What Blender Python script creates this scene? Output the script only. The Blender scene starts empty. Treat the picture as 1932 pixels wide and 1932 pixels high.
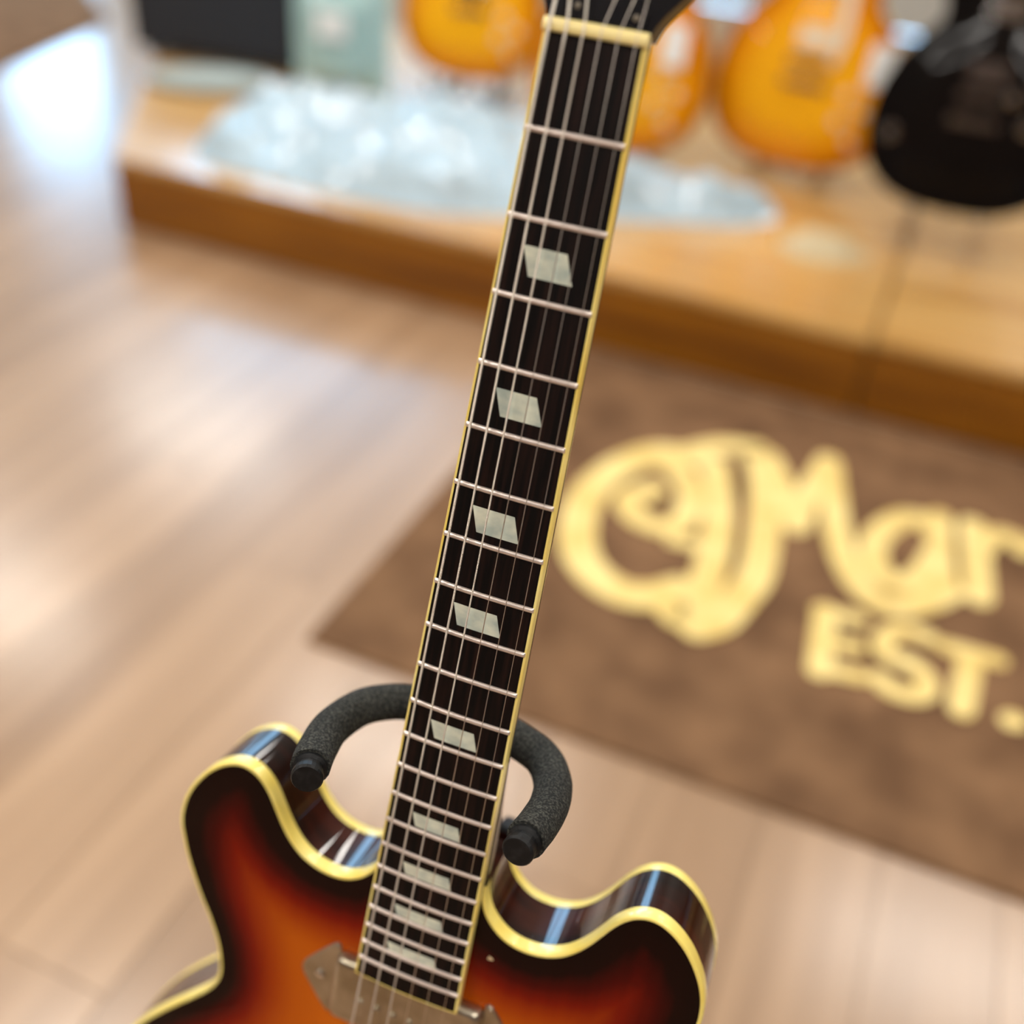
import bpy, bmesh, math, random
from mathutils import Vector, Matrix
from mathutils.geometry import delaunay_2d_cdt

random.seed(7)
scene = bpy.context.scene
col = scene.collection

# ------------------------------------------------------------------ camera
F_PX = 2049.3                                   # focal length in pixels of the 1932 px frame
cam_d = bpy.data.cameras.new('camera')
cam_d.sensor_fit = 'HORIZONTAL'
cam_d.sensor_width = 36.0
cam_d.lens = F_PX / 1932 * 36.0
cam_d.clip_start = 0.02
cam_d.dof.use_dof = True
cam_d.dof.focus_distance = 0.481
cam_d.dof.aperture_fstop = 2.5
cam_d.dof.aperture_blades = 0
cam = bpy.data.objects.new('camera', cam_d)
col.objects.link(cam)
right = Vector((0.93328454, 0.35115469, 0.07530172))
up = Vector((-0.26389163, 0.52830643, 0.8070028))
fwd = Vector((-0.24360043, 0.77303473, -0.58572701))
cam.matrix_world = Matrix((
    (right.x, up.x, -fwd.x, 0.11706),
    (right.y, up.y, -fwd.y, -0.41732),
    (right.z, up.z, -fwd.z, 1.15),
    (0, 0, 0, 1)))
scene.camera = cam

# ------------------------------------------------------------------ view, world
vs = scene.view_settings
vs.view_transform = 'Standard'
vs.look = 'None'
vs.gamma = 1.0
vs.use_curve_mapping = False
vs.exposure = 0.0
world = bpy.data.worlds.new('sky')
scene.world = world
world.use_nodes = True
bg = world.node_tree.nodes['Background']
bg.inputs['Color'].default_value = (0.34, 0.66, 1.0, 1)
bg.inputs['Strength'].default_value = 11.0

# shop frame: b along the platform front, a away from the camera, z up
SHOP_O = Vector((-1.744, 1.8435, 0.0))
SHOP_A = math.radians(-2.265)
SHOP_M = Matrix.Translation(SHOP_O) @ Matrix.Rotation(SHOP_A, 4, 'Z')


def S(b, a, z=0.0):
    return SHOP_M @ Vector((b, a, z))


# lights: rows of linear ceiling lamps
CEIL_Z = 3.0
LAMP_POWER = 27.0
LAMP_COL = (1.0, 0.95, 0.88)
LAMP_SPOTS = [(b, a) for a in (-4.4, -2.7, -0.9, 1.0, 2.9) for b in (-2.2, 0.4, 3.0)]
for (lb, la) in LAMP_SPOTS:
    ld = bpy.data.lights.new('ceiling_lamp_light', 'AREA')
    ld.shape = 'RECTANGLE'
    ld.size = 1.25
    ld.size_y = 0.16
    ld.energy = LAMP_POWER
    ld.color = LAMP_COL
    lo = bpy.data.objects.new('ceiling_lamp_light', ld)
    col.objects.link(lo)
    lo.matrix_world = Matrix.Translation(S(lb, la, CEIL_Z - 0.075)) @ Matrix.Rotation(SHOP_A, 4, 'Z')
# daylight portal in the shop window of the back wall
WINS = [(-3.3, -0.5, 1.45, 2.85), (-4.75, -3.75, 0.25, 1.75)]     # b0, b1, z0, z1 of each opening
BACK_A = 4.2
for WIN in WINS:
    pd = bpy.data.lights.new('window_portal', 'AREA')
    pd.shape = 'RECTANGLE'
    pd.size = WIN[1] - WIN[0]
    pd.size_y = WIN[3] - WIN[2]
    pd.cycles.is_portal = True
    po = bpy.data.objects.new('window_portal', pd)
    col.objects.link(po)
    po.matrix_world = (Matrix.Translation(S((WIN[0] + WIN[1]) / 2, BACK_A + 0.02, (WIN[2] + WIN[3]) / 2))
                       @ Matrix.Rotation(SHOP_A, 4, 'Z') @ Matrix.Rotation(math.radians(-90), 4, 'X'))


# ------------------------------------------------------------------ materials
def lin(c):
    c = c / 255.0
    return c / 12.92 if c <= 0.04045 else ((c + 0.055) / 1.055) ** 2.4


def rgb(r, g, b):
    return (lin(r), lin(g), lin(b), 1.0)


def pbr(name, color, rough=0.5, metal=0.0, coat=0.0, spec=0.5, coat_rough=0.03):
    m = bpy.data.materials.new(name)
    m.use_nodes = True
    b = m.node_tree.nodes['Principled BSDF']
    b.inputs['Base Color'].default_value = color
    b.inputs['Roughness'].default_value = rough
    b.inputs['Metallic'].default_value = metal
    b.inputs['Coat Weight'].default_value = coat
    b.inputs['Coat Roughness'].default_value = coat_rough
    b.inputs['Specular IOR Level'].default_value = spec
    return m


def N(m, t):
    return m.node_tree.nodes.new(t)


def Lk(m, a, b):
    m.node_tree.links.new(a, b)


def bsdf(m):
    return m.node_tree.nodes['Principled BSDF']


def noise_mix(m, c1, c2, scale=(10, 10, 10), detail=4, lo=0.35, hi=0.65, coord='Object', bump=0.0, bump_dist=0.001, nscale=1.0):
    tc = N(m, 'ShaderNodeTexCoord')
    mp = N(m, 'ShaderNodeMapping')
    mp.inputs['Scale'].default_value = scale
    nz = N(m, 'ShaderNodeTexNoise')
    nz.inputs['Scale'].default_value = nscale
    nz.inputs['Detail'].default_value = detail
    cr = N(m, 'ShaderNodeValToRGB')
    cr.color_ramp.elements[0].position = lo
    cr.color_ramp.elements[1].position = hi
    cr.color_ramp.elements[0].color = c1
    cr.color_ramp.elements[1].color = c2
    Lk(m, tc.outputs[coord], mp.inputs['Vector'])
    Lk(m, mp.outputs['Vector'], nz.inputs['Vector'])
    Lk(m, nz.outputs['Fac'], cr.inputs['Fac'])
    Lk(m, cr.outputs['Color'], bsdf(m).inputs['Base Color'])
    if bump:
        bp = N(m, 'ShaderNodeBump')
        bp.inputs['Strength'].default_value = bump
        bp.inputs['Distance'].default_value = bump_dist
        Lk(m, nz.outputs['Fac'], bp.inputs['Height'])
        Lk(m, bp.outputs['Normal'], bsdf(m).inputs['Normal'])
    return cr


def sunburst(name, stops, coat=0.3):
    """finish sprayed by distance from the rim: reads the mesh attribute 'edge' (0..1 = 0..90 mm)"""
    m = pbr(name, (0.3, 0.1, 0.0, 1), 0.4, 0, coat, 0.04, 0.02)
    at = N(m, 'ShaderNodeAttribute')
    at.attribute_name = 'edge'
    tc = N(m, 'ShaderNodeTexCoord')
    mp = N(m, 'ShaderNodeMapping')
    mp.inputs['Scale'].default_value = (130, 9, 130)
    nz = N(m, 'ShaderNodeTexNoise')
    nz.inputs['Scale'].default_value = 1.0
    nz.inputs['Detail'].default_value = 5
    mr = N(m, 'ShaderNodeMath')
    mr.operation = 'MULTIPLY_ADD'
    mr.inputs[1].default_value = 0.05
    sub = N(m, 'ShaderNodeMath')
    sub.operation = 'ADD'
    sub.inputs[1].default_value = -0.025
    Lk(m, tc.outputs['Object'], mp.inputs['Vector'])
    Lk(m, mp.outputs['Vector'], nz.inputs['Vector'])
    Lk(m, nz.outputs['Fac'], mr.inputs[0])
    Lk(m, at.outputs['Fac'], mr.inputs[2])
    Lk(m, mr.outputs[0], sub.inputs[0])
    cr = N(m, 'ShaderNodeValToRGB')
    cr.color_ramp.interpolation = 'LINEAR'
    el = cr.color_ramp.elements
    while len(el) > 1:
        el.remove(el[-1])
    el[0].position, el[0].color = stops[0][0], stops[0][1]
    for p, c in stops[1:]:
        e = el.new(p)
        e.color = c
    Lk(m, sub.outputs[0], cr.inputs['Fac'])
    Lk(m, cr.outputs['Color'], bsdf(m).inputs['Base Color'])
    return m


MAT = {}
MAT['burst'] = sunburst('tobacco_sunburst', [
    (0.00, rgb(14, 0, 1)), (0.08, rgb(22, 0, 1)), (0.16, rgb(74, 2, 1)), (0.25, rgb(122, 20, 2)),
    (0.36, rgb(158, 56, 3)), (0.52, rgb(186, 86, 6)), (1.0, rgb(208, 108, 14))])
MAT['amber_burst'] = sunburst('amber_burst', [
    (0.00, rgb(132, 58, 0)), (0.10, rgb(178, 88, 0)), (0.34, rgb(234, 148, 4)), (1.0, rgb(250, 180, 28))])
MAT['black_burst'] = sunburst('black_finish', [(0.0, rgb(9, 7, 7)), (1.0, rgb(16, 12, 11))])
MAT['side'] = pbr('dark_brown_lacquer', rgb(38, 14, 9), 0.45, 0, 0.8, 0.1, 0.03)
noise_mix(MAT['side'], rgb(16, 5, 4), rgb(62, 22, 13), (14, 14, 60), 3, 0.35, 0.7)
MAT['amber_side'] = pbr('amber_brown_lacquer', rgb(120, 60, 8), 0.3, 0, 1.0)
MAT['black_gloss'] = pbr('black_lacquer', rgb(10, 9, 11), 0.25, 0, 1.0)
MAT['binding'] = pbr('aged_cream_binding', rgb(247, 222, 122), 0.35, 0, 0.6)
noise_mix(MAT['binding'], rgb(250, 226, 112), rgb(255, 238, 140), (40, 40, 40), 3)
MAT['fb_binding'] = pbr('aged_board_binding', rgb(243, 214, 118), 0.4, 0, 0.4)
noise_mix(MAT['fb_binding'], rgb(246, 216, 104), rgb(255, 238, 150), (60, 25, 60), 3)
MAT['nut'] = pbr('aged_bone', rgb(250, 232, 160), 0.4)
MAT['neck'] = pbr('dark_mahogany', rgb(48, 24, 14), 0.3, 0, 0.8)
noise_mix(MAT['neck'], rgb(34, 14, 8), rgb(64, 32, 18), (90, 8, 90), 4)
MAT['board'] = pbr('dark_rosewood', rgb(20, 12, 11), 0.5, 0, 0.0, 0.18)
noise_mix(MAT['board'], rgb(7, 4, 4), rgb(38, 20, 15), (420, 22, 60), 5, 0.42, 0.8, bump=0.15, bump_dist=0.0002)
MAT['fret'] = pbr('worn_nickel_silver', rgb(240, 228, 220), 0.34, 0.72)
MAT['pearl'] = pbr('mother_of_pearl', rgb(196, 202, 186), 0.25, 0, 0.7)
noise_mix(MAT['pearl'], rgb(178, 190, 180), rgb(232, 234, 212), (90, 130, 40), 3, 0.3, 0.7)
MAT['wound'] = pbr('wound_nickel_string', rgb(236, 230, 218), 0.4, 0.8)
wv = N(MAT['wound'], 'ShaderNodeTexWave')
wv.bands_direction = 'Y'
wv.inputs['Scale'].default_value = 520.0
tcw = N(MAT['wound'], 'ShaderNodeTexCoord')
bmpw = N(MAT['wound'], 'ShaderNodeBump')
bmpw.inputs['Strength'].default_value = 0.5
bmpw.inputs['Distance'].default_value = 0.0003
Lk(MAT['wound'], tcw.outputs['Object'], wv.inputs['Vector'])
Lk(MAT['wound'], wv.outputs['Fac'], bmpw.inputs['Height'])
Lk(MAT['wound'], bmpw.outputs['Normal'], bsdf(MAT['wound']).inputs['Normal'])
MAT['plain'] = pbr('plain_steel_string', rgb(222, 214, 204), 0.4, 1.0)
MAT['cover'] = pbr('tarnished_nickel', rgb(176, 164, 142), 0.3, 0.95)
noise_mix(MAT['cover'], rgb(168, 158, 136), rgb(200, 192, 174), (60, 60, 60), 4)
MAT['chrome'] = pbr('chrome', rgb(225, 225, 225), 0.12, 1.0)
MAT['head'] = pbr('black_headstock', rgb(8, 7, 12), 0.4, 0, 0.25, 0.1)
MAT['foam'] = pbr('black_foam', rgb(38, 39, 38), 0.95, 0, 0, 0.25)
noise_mix(MAT['foam'], rgb(34, 35, 34), rgb(92, 93, 86), (900, 900, 900), 3, 0.45, 0.8, bump=0.6, bump_dist=0.0006)
MAT['rubber'] = pbr('black_rubber', rgb(26, 27, 29), 0.5, 0, 0, 0.3)
noise_mix(MAT['rubber'], rgb(12, 13, 15), rgb(34, 35, 36), (260, 260, 260), 4, 0.45, 0.8)
MAT['black_metal'] = pbr('black_painted_steel', rgb(18, 18, 19), 0.4, 0, 0.3)
MAT['plank'] = pbr('laminate_oak', rgb(190, 150, 118), 0.3, 0, 0.8, 0.5, 0.22)
MAT['floor'] = pbr('laminate_floor', rgb(162, 131, 102), 0.33, 0, 0.3, 0.5, 0.2)
MAT['rug'] = pbr('brown_rug_pile', rgb(98, 66, 44), 1.0, 0, 0, 0.1)
noise_mix(MAT['rug'], rgb(102, 76, 55), rgb(132, 101, 74), (9, 9, 9), 4, 0.35, 0.65, bump=0.5, bump_dist=0.004)
MAT['letter'] = pbr('pale_yellow_pile', rgb(236, 212, 140), 1.0, 0, 0, 0.1)
noise_mix(MAT['letter'], rgb(226, 198, 122), rgb(244, 222, 152), (16, 16, 16), 3)
MAT['deck'] = pbr('plywood_deck', rgb(206, 164, 104), 0.35, 0, 0.9, 0.5, 0.2)
noise_mix(MAT['deck'], rgb(184, 136, 68), rgb(212, 170, 104), (1.6, 22, 10), 5)
MAT['deck_front'] = pbr('stained_front_board', rgb(150, 88, 10), 0.5)
noise_mix(MAT['deck_front'], rgb(114, 64, 0), rgb(154, 96, 4), (1.5, 10, 20), 5)
MAT['wall'] = pbr('painted_wall', rgb(186, 186, 180), 0.9)
MAT['wall_dark'] = pbr('brown_panelled_wall', rgb(84, 58, 44), 0.8)
MAT['ceiling'] = pbr('ceiling_paint', rgb(206, 200, 190), 0.9)
MAT['white_metal'] = pbr('white_enamel', rgb(230, 230, 226), 0.4)
MAT['window_frame'] = pbr('aluminium_frame', rgb(170, 172, 174), 0.4, 0.8)
MAT['plastic'] = pbr('white_plastic_film', rgb(184, 210, 226), 0.3, 0, 0.6)
bsdf(MAT['plastic']).inputs['Alpha'].default_value = 0.92
MAT['pale_bag'] = pbr('pale_green_blue_film', rgb(168, 204, 204), 0.2, 0, 0.6)
MAT['grey_tray'] = pbr('pale_grey_metal', rgb(186, 204, 206), 0.3, 0.2)
MAT['tolex'] = pbr('black_tolex', rgb(16, 16, 18), 0.6)
MAT['grille'] = pbr('charcoal_grille_cloth', rgb(40, 44, 52), 0.9)
MAT['cream'] = pbr('cream_plastic', rgb(238, 228, 206), 0.3, 0, 0.4)
MAT['paper'] = pbr('white_card', rgb(240, 244, 244), 0.8)
MAT['beige'] = pbr('beige_wood', rgb(196, 170, 134), 0.5)
MAT['dark_screw'] = pbr('aged_dark_screw', rgb(120, 112, 100), 0.5, 0.8)
MAT['old_paper'] = pbr('cream_film', rgb(196, 180, 144), 0.5)
MAT['chip'] = pbr('bare_wood_chip', rgb(216, 190, 150), 0.7)

# plank: per-board tone
mt = MAT['plank']
oi = N(mt, 'ShaderNodeObjectInfo')
tc = N(mt, 'ShaderNodeTexCoord')
mp = N(mt, 'ShaderNodeMapping')
mp.inputs['Scale'].default_value = (26, 1.6, 4)
nz = N(mt, 'ShaderNodeTexNoise')
nz.inputs['Scale'].default_value = 1.0
nz.inputs['Detail'].default_value = 5
nz.noise_dimensions = '4D'
addn = N(mt, 'ShaderNodeMath')
addn.operation = 'MULTIPLY'
addn.inputs[1].default_value = 0.78
add2 = N(mt, 'ShaderNodeMath')
add2.operation = 'MULTIPLY_ADD'
add2.inputs[1].default_value = 0.22
w4 = N(mt, 'ShaderNodeMath')
w4.operation = 'MULTIPLY'
w4.inputs[1].default_value = 50.0
crp = N(mt, 'ShaderNodeValToRGB')
crp.color_ramp.elements[0].position = 0.2
crp.color_ramp.elements[0].color = rgb(142, 113, 86)
crp.color_ramp.elements[1].position = 0.8
crp.color_ramp.elements[1].color = rgb(184, 152, 120)
Lk(mt, tc.outputs['Object'], mp.inputs['Vector'])
Lk(mt, mp.outputs['Vector'], nz.inputs['Vector'])
Lk(mt, oi.outputs['Random'], w4.inputs[0])
Lk(mt, w4.outputs[0], nz.inputs['W'])
Lk(mt, nz.outputs['Fac'], addn.inputs[0])
Lk(mt, oi.outputs['Random'], add2.inputs[0])
Lk(mt, addn.outputs[0], add2.inputs[2])
Lk(mt, add2.outputs[0], crp.inputs['Fac'])
Lk(mt, crp.outputs['Color'], bsdf(mt).inputs['Base Color'])


# ------------------------------------------------------------------ mesh helpers
def mesh(name, verts, faces, mat, parent=None, smooth=False, fix=True, bevel=0.0):
    me = bpy.data.meshes.new(name)
    bm = bmesh.new()
    vl = [bm.verts.new(v) for v in verts]
    for f in faces:
        try:
            bm.faces.new([vl[i] for i in f])
        except ValueError:
            pass
    if fix:
        bmesh.ops.recalc_face_normals(bm, faces=bm.faces)
    if bevel:
        bmesh.ops.bevel(bm, geom=[e for e in bm.edges if len(e.link_faces) == 2 and e.calc_face_angle(0) > 0.5],
                        offset=bevel, segments=2, affect='EDGES', profile=0.6)
    if smooth:
        for f in bm.faces:
            f.smooth = True
    bm.to_mesh(me)
    bm.free()
    me.materials.append(MAT[mat])
    o = bpy.data.objects.new(name, me)
    col.objects.link(o)
    if parent is not None:
        o.parent = parent
    return o


def tag(o, label=None, cat=None, group=None, kind=None):
    if label:
        o['label'] = label
    if cat:
        o['category'] = cat
    if group:
        o['group'] = group
    if kind:
        o['kind'] = kind
    return o


def empty(name, mat4):
    o = bpy.data.objects.new(name, None)
    o.empty_display_size = 0.05
    col.objects.link(o)
    o.matrix_world = mat4
    return o


def box_vf(x0, x1, y0, y1, z0, z1, off=0):
    v = [(x0, y0, z0), (x1, y0, z0), (x1, y1, z0), (x0, y1, z0), (x0, y0, z1), (x1, y0, z1), (x1, y1, z1), (x0, y1, z1)]
    f = [(0, 3, 2, 1), (4, 5, 6, 7), (0, 1, 5, 4), (1, 2, 6, 5), (2, 3, 7, 6), (3, 0, 4, 7)]
    return v, [tuple(i + off for i in q) for q in f]


def box(name, x0, x1, y0, y1, z0, z1, mat, parent=None, bevel=0.0):
    v, f = box_vf(x0, x1, y0, y1, z0, z1)
    return mesh(name, v, f, mat, parent, bevel=bevel)


def prism(name, pts, z0, z1, mat, parent=None, bevel=0.0):
    n = len(pts)
    v = [(p[0], p[1], z0) for p in pts] + [(p[0], p[1], z1) for p in pts]
    f = [tuple(range(n))[::-1], tuple(range(n, 2 * n))]
    f += [(i, (i + 1) % n, n + (i + 1) % n, n + i) for i in range(n)]
    return mesh(name, v, f, mat, parent, bevel=bevel)


def catmull(pts, k=6, closed=False):
    pts = [Vector(p) for p in pts]
    n = len(pts)
    out = []
    rng = range(n if closed else n - 1)
    for i in rng:
        if closed:
            p0, p1, p2, p3 = pts[i - 1], pts[i], pts[(i + 1) % n], pts[(i + 2) % n]
        else:
            p1, p2 = pts[i], pts[i + 1]
            p0 = pts[i - 1] if i else p1 * 2 - p2
            p3 = pts[i + 2] if i + 2 < n else p2 * 2 - p1
        for j in range(k):
            t = j / k
            out.append(0.5 * (2 * p1 + (p2 - p0) * t + (2 * p0 - 5 * p1 + 4 * p2 - p3) * t * t
                              + (3 * p1 - p0 - 3 * p2 + p3) * t ** 3))
    if not closed:
        out.append(pts[-1])
    return out


def tube_vf(path, radius, sides=12, caps=True, off=0):
    """sweep a circle along a path with parallel transport; radius: number or list"""
    path = [Vector(p) for p in path]
    n = len(path)
    rad = radius if isinstance(radius, (list, tuple)) else [radius] * n
    tang = []
    for i in range(n):
        t = path[min(i + 1, n - 1)] - path[max(i - 1, 0)]
        tang.append(t.normalized())
    ref = Vector((0, 0, 1)) if abs(tang[0].z) < 0.9 else Vector((1, 0, 0))
    u = tang[0].cross(ref).normalized()
    v, f = [], []
    for i in range(n):
        u = (u - tang[i] * u.dot(tang[i])).normalized()
        w = tang[i].cross(u)
        for j in range(sides):
            a = 2 * math.pi * j / sides
            v.append(path[i] + (u * math.cos(a) + w * math.sin(a)) * rad[i])
    for i in range(n - 1):
        for j in range(sides):
            k = (j + 1) % sides
            f.append((i * sides + j, i * sides + k, (i + 1) * sides + k, (i + 1) * sides + j))
    if caps:
        f.append(tuple(range(sides))[::-1])
        f.append(tuple(range((n - 1) * sides, n * sides)))
    return v, [tuple(i + off for i in q) for q in f]


def tube(name, path, radius, mat, parent=None, sides=12, caps=True):
    v, f = tube_vf(path, radius, sides, caps)
    o = mesh(name, v, f, mat, parent)
    for p in o.data.polygons:
        if len(p.vertices) == 4:
            p.use_smooth = True
    return o


def lathe(name, prof, origin, axis, mat, parent=None, sides=20):
    """profile [(r, h)...] turned about an axis"""
    origin = Vector(origin)
    axis = Vector(axis).normalized()
    ref = Vector((0, 0, 1)) if abs(axis.z) < 0.9 else Vector((1, 0, 0))
    u = axis.cross(ref).normalized()
    w = axis.cross(u)
    v, f = [], []
    for r, h in prof:
        for j in range(sides):
            a = 2 * math.pi * j / sides
            v.append(origin + axis * h + (u * math.cos(a) + w * math.sin(a)) * max(r, 1e-5))
    m = len(prof)
    for i in range(m - 1):
        for j in range(sides):
            k = (j + 1) % sides
            f.append((i * sides + j, i * sides + k, (i + 1) * sides + k, (i + 1) * sides + j))
    f.append(tuple(range(sides))[::-1])
    f.append(tuple(range((m - 1) * sides, m * sides)))
    return mesh(name, v, f, mat, parent)


# ------------------------------------------------------------------ the room
def shop_obj(o):
    o.matrix_world = SHOP_M
    return o


RB0, RB1, RA0, RA1 = -5.2, 5.6, -6.2, BACK_A
floor = shop_obj(box('floor', RB0, RB1, RA0, RA1, -0.06, -0.006, 'floor'))
tag(floor, 'tan laminate floor boards running away across the shop', None, None, 'structure')
# boards of the floor that the picture can see
PW, PL = 0.152, 1.22
pm = bpy.data.meshes.new('plank')
v, f = box_vf(-PW / 2 + 0.0008, PW / 2 - 0.0008, -PL / 2 + 0.0008, PL / 2 - 0.0008, -0.0059, 0.0)
pm.from_pydata(v, [], f)
pm.materials.append(MAT['plank'])
nb = 0
for i in range(34):
    b = -2.05 + i * PW
    sh = (i * 0.43) % 1.0 * PL
    for j in range(5):
        a = -2.9 + sh + j * PL
        if a - PL / 2 > 2.6 or (b > 2.9):
            continue
        # nothing of the boards under the platform is in sight
        if b > 0.15 and a - PL / 2 > 0.05 and b < 4:
            continue
        o = bpy.data.objects.new('plank', pm)
        col.objects.link(o)
        o.parent = floor
        o.location = (b, a, 0)
        nb += 1

ceil = shop_obj(box('ceiling', RB0, RB1, RA0, RA1, CEIL_Z, CEIL_Z + 0.1, 'ceiling'))
tag(ceil, 'plain off-white shop ceiling', None, None, 'structure')
for nm, args, mt_, lb in (
        ('wall_left', (RB0 - 0.1, RB0, RA0, RA1), 'wall', 'plain painted side wall of the shop'),
        ('wall_right', (RB1, RB1 + 0.1, RA0, RA1), 'wall_dark', 'brown side wall of the shop'),
        ('wall_front', (RB0, RB1, RA0 - 0.1, RA0), 'wall_dark', 'brown wall behind the photographer')):
    o = shop_obj(box(nm, *args, 0, CEIL_Z, mt_))
    tag(o, lb, None, None, 'structure')
# back wall with the shop window opening
v, f = [], []
cuts = sorted(WINS)
edge_b = RB0
pieces = []
for (b0, b1, z0, z1) in cuts:
    pieces += [(edge_b, b0, 0, CEIL_Z), (b0, b1, 0, z0), (b0, b1, z1, CEIL_Z)]
    edge_b = b1
pieces.append((edge_b, RB1, 0, CEIL_Z))
for (b0, b1, z0, z1) in pieces:
    vv, ff = box_vf(b0, b1, BACK_A, BACK_A + 0.12, z0, z1, len(v))
    v += vv
    f += ff
o = shop_obj(mesh('wall_back', v, f, 'wall'))
tag(o, 'painted back wall with shop windows', None, None, 'structure')
for wi, WIN in enumerate(WINS):
    win = empty('window_%d' % (wi + 1), SHOP_M @ Matrix.Translation(((WIN[0] + WIN[1]) / 2, BACK_A + 0.06, WIN[2])))
    tag(win, ('wide high shop window in the back wall', 'low narrow shop window in the back wall')[wi], None, None, 'structure')
    ww, wh = (WIN[1] - WIN[0]), WIN[3] - WIN[2]
    nm_ = 3 if wi == 0 else 1
    for k in range(nm_ + 1):
        x = -ww / 2 + 0.03 + (ww - 0.06) * k / nm_
        box('window_mullion', x - 0.03, x + 0.03, -0.03, 0.03, 0, wh, 'window_frame', win)
    for z in (0, wh - 0.06):
        box('window_rail', -ww / 2, ww / 2, -0.028, 0.028, z, z + 0.06, 'window_frame', win)

for i, (lb, la) in enumerate(LAMP_SPOTS):
    r = empty('ceiling_light', SHOP_M @ Matrix.Translation((lb, la, CEIL_Z)))
    tag(r, 'long white linear lamp fixed under the ceiling', 'lamp', 'linear ceiling lamps')
    box('lamp_housing', -0.66, 0.66, -0.1, 0.1, -0.06, -0.001, 'white_metal', r)

# ------------------------------------------------------------------ rug with lettering
RUG = S(1.278, -1.136, 0.0)
RUG_M = Matrix.Translation(RUG) @ Matrix.Rotation(SHOP_A, 4, 'Z')
rug = empty('floor_rug', RUG_M)
tag(rug, 'brown rug with pale yellow script lettering on the floor before the platform', 'rug')
RT = 0.008
rv, rf = [], []
gx, gy = 60, 34
RUGW, RUGD = 2.15, 1.115
for j in range(gy + 1):
    for i in range(gx + 1):
        x, y = RUGW * i / gx, RUGD * j / gy
        rv.append((x, y, RT + 0.0009 * math.sin(7 * x + 3 * y) * math.sin(5 * y)))
for j in range(gy):
    for i in range(gx):
        a = j * (gx + 1) + i
        rf.append((a, a + 1, a + gx + 2, a + gx + 1))
ring = [i for i in range(gx + 1)] + [(j + 1) * (gx + 1) - 1 for j in range(1, gy + 1)] \
    + [gy * (gx + 1) + i for i in range(gx - 1, -1, -1)] + [j * (gx + 1) for j in range(gy - 1, 0, -1)]
base0 = len(rv)
for k in ring:
    rv.append((rv[k][0], rv[k][1], 0.0005))
nr = len(ring)
for k in range(nr):
    rf.append((ring[k], ring[(k + 1) % nr], base0 + (k + 1) % nr, base0 + k))
rf.append(tuple(base0 + k for k in range(nr)))
mesh('rug_pile', rv, rf, 'rug', rug)
bw = 0.012
for (x0, x1, y0, y1) in ((-bw, RUGW + bw, -bw, 0), (-bw, 0, 0, RUGD), (RUGW, RUGW + bw, 0, RUGD)):
    box('rug_edging', x0, x1, y0, y1, 0.0005, 0.007, 'rug', rug)


def ribbon(paths, name):
    """flat tufted strokes with round ends, one mesh per letter"""
    v, f = [], []
    for kk, (pts, w) in enumerate(paths):
        p = catmull([(x, y, 0) for x, y in pts], 5) if len(pts) > 2 else [Vector((x, y, 0)) for x, y in pts]
        L, R = [], []
        n = len(p)
        for i in range(n):
            t = (p[min(i + 1, n - 1)] - p[max(i - 1, 0)]).normalized()
            nn = Vector((-t.y, t.x, 0))
            L.append(p[i] + nn * w / 2)
            R.append(p[i] - nn * w / 2)
        t0 = (p[0] - p[1]).normalized()
        t1 = (p[-1] - p[-2]).normalized()
        pre = [p[0] + (t0 * math.sin(a) + Vector((-t0.y, t0.x, 0)) * -math.cos(a)) * w / 2 for a in
               [math.pi * k / 6 for k in range(1, 6)]]
        post = [p[-1] + (t1 * math.sin(a) + Vector((-t1.y, t1.x, 0)) * math.cos(a)) * w / 2 for a in
                [math.pi * k / 6 for k in range(1, 6)]]
        z1 = RT + 0.0024 + 0.0005 * kk
        o0 = len(v)
        v += [(q.x, q.y, z1) for q in L] + [(q.x, q.y, z1) for q in R]
        for i in range(n - 1):
            f.append((o0 + i, o0 + i + 1, o0 + n + i + 1, o0 + n + i))
        outline = L + post + R[::-1] + pre[::-1]
        o1 = len(v)
        v += [(q.x, q.y, z1) for q in post]
        f.append((o0 + n - 1,) + tuple(o1 + k for k in range(5)) + (o0 + 2 * n - 1,))
        o2 = len(v)
        v += [(q.x, q.y, z1) for q in pre]
        f.append((o0,) + tuple(o2 + k for k in range(5)) + (o0 + n,))
    o = mesh(name, v, f, 'letter', rug, fix=False)
    # small pile thickness below the strokes
    sol = o.modifiers.new('pile', 'SOLIDIFY')
    sol.thickness = 0.0012
    return o


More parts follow.
